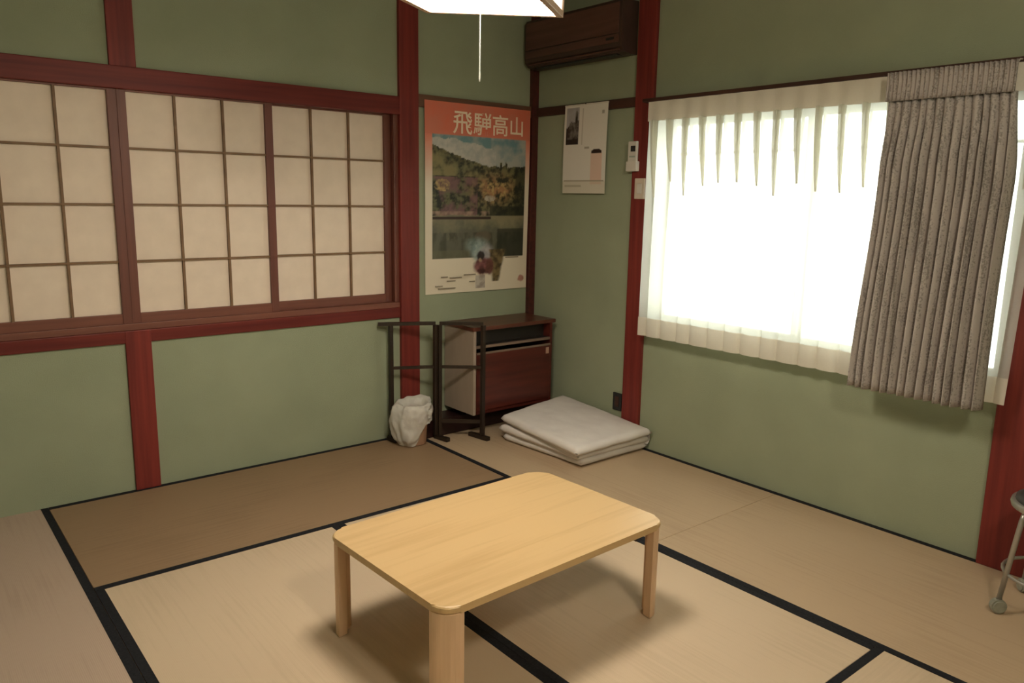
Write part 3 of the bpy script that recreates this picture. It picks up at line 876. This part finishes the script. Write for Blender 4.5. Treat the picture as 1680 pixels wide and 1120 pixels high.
obj('back_board', B(cx0 + 0.018, cx1 - 0.018, cy1 - 0.012, cy1, cz0 + 0.02, cz1 - 0.022), cab_black, cb)
obj('top_board', B(cx0 - 0.006, cx1 + 0.022, cy0 - 0.006, cy1, cz1 - 0.022, cz1, bev=0.003), cab_top, cb)
obj('shelf', B(cx0 + 0.018, cx1 - 0.018, cy0 + 0.012, cy1 - 0.012, 0.520, 0.532), cab_black, cb)
obj('edge_strip', B(cx0 + 0.018, cx1 - 0.018, cy0 - 0.002, cy0 + 0.012, 0.518, 0.533, bev=0.001), cab_line, cb)
dr = obj('drop_door', B(cx0 + 0.020, cx1 - 0.020, cy0 - 0.004, cy0 + 0.014, cz0 + 0.022, 0.492, bev=0.002), cab_red, cb)
obj('pull_strip', B(cx0 + 0.020, cx1 - 0.020, cy0 - 0.009, cy0 - 0.003, 0.484, 0.496, bev=0.001), cab_line, dr)
obj('latch_plate', B(cx1 - 0.052, cx1 - 0.030, cy0 - 0.008, cy0 - 0.003, 0.435, 0.472, bev=0.001), noisy('brassy_latch', (0.42, 0.25, 0.18), (0.5, 0.3, 0.22), (9, 9, 9), 0.4), dr)
obj('back_filler', B(cx0 + 0.018, cx1 - 0.018, cy0 + 0.06, cy0 + 0.07, 0.532, cz1 - 0.022), cab_black, cb)

# ================================================================== FOLDING RACK
rk = empty('folding_rack', (-0.84, -0.18, 0), 'dark two panel folding towel rack zigzagging in front of the cabinet', 'rack')
A_ = Vector((-1.062, -0.062, 0)); B_ = Vector((-0.832, -0.176, 0)); C_ = Vector((-0.634, -0.334, 0))
up = lambda p, z: (p.x, p.y, z)
d1 = (B_ - A_).normalized(); d2 = (C_ - B_).normalized()
zt, zm, zlow = 0.655, 0.418, 0.105
postw = 0.021
B1 = B_ - d1 * 0.0115; B2 = B_ + d2 * 0.0115
def post(p):
    obj('post', bar(bmesh.new(), up(p, 0.0225), up(p, zt), postw, postw), rack_m, rk)
post(A_); post(B1); post(B2); post(C_)
for P_, Q_, e0, e1 in ((A_, B1, 0.068, 0.0), (B2, C_, 0.0, 0.0)):
    dd = (Q_ - P_).normalized()
    obj('top_bar', bar(bmesh.new(), up(P_ - dd * e0, zt + 0.009), up(Q_ + dd * e1, zt + 0.009), 0.022, 0.018), rack_m, rk)
    obj('middle_bar', bar(bmesh.new(), up(P_ + dd * postw / 2, zm), up(Q_ - dd * postw / 2, zm), 0.014, 0.016), rack_m, rk)
obj('bottom_bar', bar(bmesh.new(), up(B2 + d2 * postw / 2, zlow), up(C_ - d2 * postw / 2, zlow), 0.014, 0.02), rack_m, rk)
# spread feet under the posts
FD = Vector((0.14, -0.99, 0))
for P_, dv, L0, L1 in ((C_, FD, 0.10, 0.05), (B_, FD, 0.015, 0.09), (A_, FD, 0.03, 0.05)):
    dv = dv.normalized()
    f_ = bmesh.new()
    bar(f_, up(P_ - dv * L0, 0.0125), up(P_ + dv * L1, 0.0125), 0.026, 0.022)
    obj('foot', f_, rack_m, rk)
brass = noisy('brass_hinge', (0.10, 0.07, 0.03), (0.14, 0.1, 0.05), (9, 9, 9), 0.4)
for z in (0.12, 0.56):
    obj('hinge', tube(bmesh.new(), [up(B_, z), up(B_, z + 0.045)], 0.005, 8), brass, rk)

# ================================================================== WASTE BIN with plastic bag
bcx, bcy = -0.972, -0.172
wb = obj('waste_bin', lathe(bmesh.new(), [(0.052, 0.0015), (0.056, 0.004), (0.066, 0.19), (0.069, 0.193), (0.069, 0.198), (0.064, 0.198), (0.054, 0.012)], (bcx, bcy, 0), 32), bin_m, smooth=True, origin=(bcx, bcy, 0))
tag(wb, 'small beige waste bin half hidden by a white plastic bag', 'bin')
def bag_pt(u, v):
    """u around, v from the inner mouth, over the rolled rim, to the hanging skirt"""
    a = 2 * PI * u
    side = 0.5 + 0.5 * math.cos(a - math.radians(165))        # skirt hangs to the mat here, rides up on the other side
    n = noise.noise(Vector((math.cos(a) * 2.0, math.sin(a) * 2.0, v * 2.2)))
    n2 = noise.noise(Vector((math.cos(a) * 4.5, math.sin(a) * 4.5, v * 5.0 + 7)))
    n3 = abs(noise.noise(Vector((math.cos(a) * 7 + v * 3, math.sin(a) * 7, v * 9.0 + 3))))
    prof = [(0.058, 0.190), (0.060, 0.212), (0.072, 0.245), (0.090, 0.258), (0.106, 0.240), (0.117, 0.200), (0.122, 0.150), (0.118, 0.100), (0.108, 0.055), (0.085, 0.02)]
    t = v * (len(prof) - 1); i = min(int(t), len(prof) - 2); f = t - i
    r = prof[i][0] * (1 - f) + prof[i + 1][0] * f
    z = prof[i][1] * (1 - f) + prof[i + 1][1] * f
    if v > 0.33:
        low = 0.008 + (1 - sst(0.22, 0.62, side)) * 0.115
        z = 0.258 - (0.258 - z) * (0.258 - low) / (0.258 - 0.02)
        r = 0.088 + (r - 0.088) * (0.45 + 0.70 * sst(0.1, 0.8, side))
    k = min(1, v * 2.5)
    r += (0.018 * n + 0.010 * n2 - 0.012 * n3) * k
    z += (0.012 * n + 0.018 * math.cos(a - math.radians(60)) * (1 - v)) * (1 if z > 0.05 else 0.1)
    x = bcx - 0.010 + r * 1.07 * math.cos(a)
    y = bcy + r * math.sin(a) * 0.84
    z *= 0.94
    return (x, min(y, -0.045), max(z, 0.006))
bm = bmesh.new(); sheet(bm, bag_pt, 72, 40)
bmesh.ops.remove_doubles(bm, verts=bm.verts, dist=1e-5)
bag = obj('plastic_bag', bm, bag_m, smooth=True, origin=(bcx, bcy, 0.0))
tag(bag, 'crumpled white plastic bag pulled over the beige bin by the red post', 'plastic bag')

# ================================================================== FOLDED QUILT
qt = empty('folded_quilt', (-0.30, -0.72, 0.0), 'white quilt folded into three layers on the mat below the calendar', 'quilt')
def quad_pt(c, u, v):
    a = Vector(c[0]).lerp(Vector(c[1]), u); b = Vector(c[3]).lerp(Vector(c[2]), u)
    return a.lerp(b, v)
def quilt_layer(name, corners, thick, seed, puff=0.012, droop=0.0):
    """a soft slab: rounded rim, slightly puffed and creased; corners = left, back, right, front (bottom face)"""
    bm = bmesh.new()
    n = 44; r = thick / 2
    def pt(u, v, top):
        p = quad_pt(corners, u, v)
        e = min(u, 1 - u, v, 1 - v)
        # rounded rim
        t = min(1, e / 0.05)
        h = r * math.sqrt(max(0, 1 - (1 - t) ** 2))
        k = 16 * u * (1 - u) * v * (1 - v)
        wv = 0.0045 * noise.noise(Vector((u * 3 + seed, v * 3, seed))) + 0.0022 * noise.noise(Vector((u * 9 + seed, v * 9, seed)))
        edge = 0.006 * noise.noise(Vector((u * 5, v * 5, seed * 3)))
        z = p.z + r + ((h + wv + puff * k) if top else -(h * 0.9))
        c = Vector(corners[0]).lerp(Vector(corners[2]), 0.5)
        q = Vector((p.x, p.y, 0))
        if e <= 0.03: q += (q - Vector((c.x, c.y, 0))).normalized() * edge
        return (q.x, q.y, z)
    gt = [[bm.verts.new(pt(i / n, j / n, True)) for i in range(n + 1)] for j in range(n + 1)]
    gb = [[gt[j][i] if i in (0, n) or j in (0, n) else bm.verts.new(pt(i / n, j / n, False)) for i in range(n + 1)] for j in range(n + 1)]
    for j in range(n):
        for i in range(n):
            bm.faces.new((gt[j][i], gt[j][i + 1], gt[j + 1][i + 1], gt[j + 1][i]))
            f = (gb[j][i], gb[j + 1][i], gb[j + 1][i + 1], gb[j][i + 1])
            if len(set(f)) == 4:
                try: bm.faces.new(f)
                except ValueError: pass
    return obj(name, bm, futon_m, qt, smooth=True)
quilt_layer('lower_fold', [(-0.556, -0.425, 0.003), (-0.03, -0.335, 0.003), (-0.012, -1.020, 0.003), (-0.520, -1.022, 0.003)], 0.046, 1.0, 0.004)
quilt_layer('middle_fold', [(-0.572, -0.405, 0.050), (-0.03, -0.325, 0.056), (-0.006, -1.030, 0.040), (-0.545, -1.022, 0.040)], 0.046, 5.0, 0.004)
quilt_layer('upper_fold', [(-0.566, -0.415, 0.108), (-0.012, -0.325, 0.128), (-0.020, -1.055, 0.084), (-0.592, -1.060, 0.078)], 0.046, 9.0, 0.012)
# turned edge joining the upper and middle folds at the wall side
bm = bmesh.new()
sheet(bm, lambda u, v: (-0.030 + 0.022 * math.cos(PI * (v - 0.5)), -0.40 - 0.63 * u, (0.098 - 0.022 * u + 0.038 * math.sin(PI * (v - 0.5)))), 30, 10)
obj('turned_edge', bm, futon_m, qt, smooth=True)

# ================================================================== LOW TABLE
tb = empty('low_table', (-1.7445, -1.903, 0), 'pale wooden low folding table in the middle of the room', 'table', None, (0, 0, math.radians(2.0)))
hw, hd = 0.451, 0.307
bm = prism(bmesh.new(), rrect(-hw, hw, -hd, hd, 0.055, 8), 0.308, 0.329, 0.009, 3)
obj('tabletop', bm, table_m, tb, local=True)
def arcleg(sx, sy):
    """curved corner leg: a quarter of a thick-walled tube following the rounded corner"""
    R1, R0 = 0.058, 0.028
    cx, cy = sx * (hw - 0.060), sy * (hd - 0.060)
    a0 = math.atan2(sy, sx)
    poly = []
    n = 8; span = math.radians(104)
    for k in range(n + 1):
        a = a0 - span / 2 + span * k / n
        poly.append((cx + R1 * math.cos(a), cy + R1 * math.sin(a)))
    for k in range(n + 1):
        a = a0 + span / 2 - span * k / n
        poly.append((cx + R0 * math.cos(a), cy + R0 * math.sin(a)))
    return prism(bmesh.new(), poly, 0.0015, 0.309, 0.004, 2)
legmetal = noisy('dark_folding_bracket', (0.03, 0.02, 0.014), (0.05, 0.03, 0.02), (20, 20, 20), 0.5)
for sx in (-1, 1):
    for sy in (-1, 1):
        l = obj('leg', arcleg(sx, sy), legwood, tb, local=True)
        br = bmesh.new()
        bar(br, (sx * (hw - 0.075), sy * (hd - 0.075), 0.255), (sx * (hw - 0.135), sy * (hd - 0.075), 0.303), 0.022, 0.006)
        box(br, sx * (hw - 0.16), sx * (hw - 0.070), sy * (hd - 0.105), sy * (hd - 0.055), 0.299, 0.308)
        obj('folding_bracket', br, legmetal, l, local=True)
for sy in (-1, 1):
    ap = bmesh.new()
    box(ap, -hw + 0.11, hw - 0.11, sy * (hd - 0.10), sy * (hd - 0.075), 0.285, 0.309, 0.002, 1)
    obj('under_batten', ap, legwood, tb, local=True)

# ================================================================== STOOL cut by the right edge
sc = Vector((-0.262, -3.004, 0))
stl = empty('wheeled_stool', sc, 'low grey metal stool on casters cut off by the right edge of the photo', 'stool')
SR = 0.150
obj('seat_rim', lathe(bmesh.new(), [(SR - 0.012, 0.366), (SR, 0.370), (SR + 0.003, 0.380), (SR, 0.391), (SR - 0.012, 0.393)], (sc.x, sc.y, 0), 40), chrome, stl, smooth=True)
obj('seat_pad', lathe(bmesh.new(), [(0.02, 0.393), (SR - 0.010, 0.393), (SR - 0.012, 0.403), (SR - 0.03, 0.412), (0.02, 0.414)], (sc.x, sc.y, 0), 40), seat_m, stl, smooth=True)
for k in range(4):
    a = math.radians(134.5 + 90 * k)
    dx, dy = math.cos(a), math.sin(a)
    foot = Vector((sc.x + dx * 0.165, sc.y + dy * 0.165, 0))
    l = obj('leg', tube(bmesh.new(), [(sc.x + dx * 0.118, sc.y + dy * 0.118, 0.368), (sc.x + dx * 0.128, sc.y + dy * 0.128, 0.33), (foot.x, foot.y, 0.048)], 0.0085, 12), chrome, stl, smooth=True)
    cm = bmesh.new()
    tube(cm, [(foot.x - dy * 0.015, foot.y + dx * 0.015, 0.0265), (foot.x + dy * 0.015, foot.y - dx * 0.015, 0.0265)], 0.025, 18)
    bmesh.ops.bevel(cm, geom=[e for e in cm.edges if len(e.link_faces) == 2 and any(len(f.verts) > 6 for f in e.link_faces)], offset=0.005, segments=2, affect='EDGES')
    obj('caster', cm, caster_m, l)
ring = bmesh.new()
pts = [(sc.x + 0.148 * math.cos(2 * PI * k / 32), sc.y + 0.148 * math.sin(2 * PI * k / 32), 0.14) for k in range(33)]
tube(ring, pts, 0.006, 8, caps=False)
obj('foot_ring', ring, chrome, stl, smooth=True)
obj('centre_column', tube(bmesh.new(), [(sc.x, sc.y, 0.16), (sc.x, sc.y, 0.37)], 0.028, 16), seat_m, stl, smooth=True)
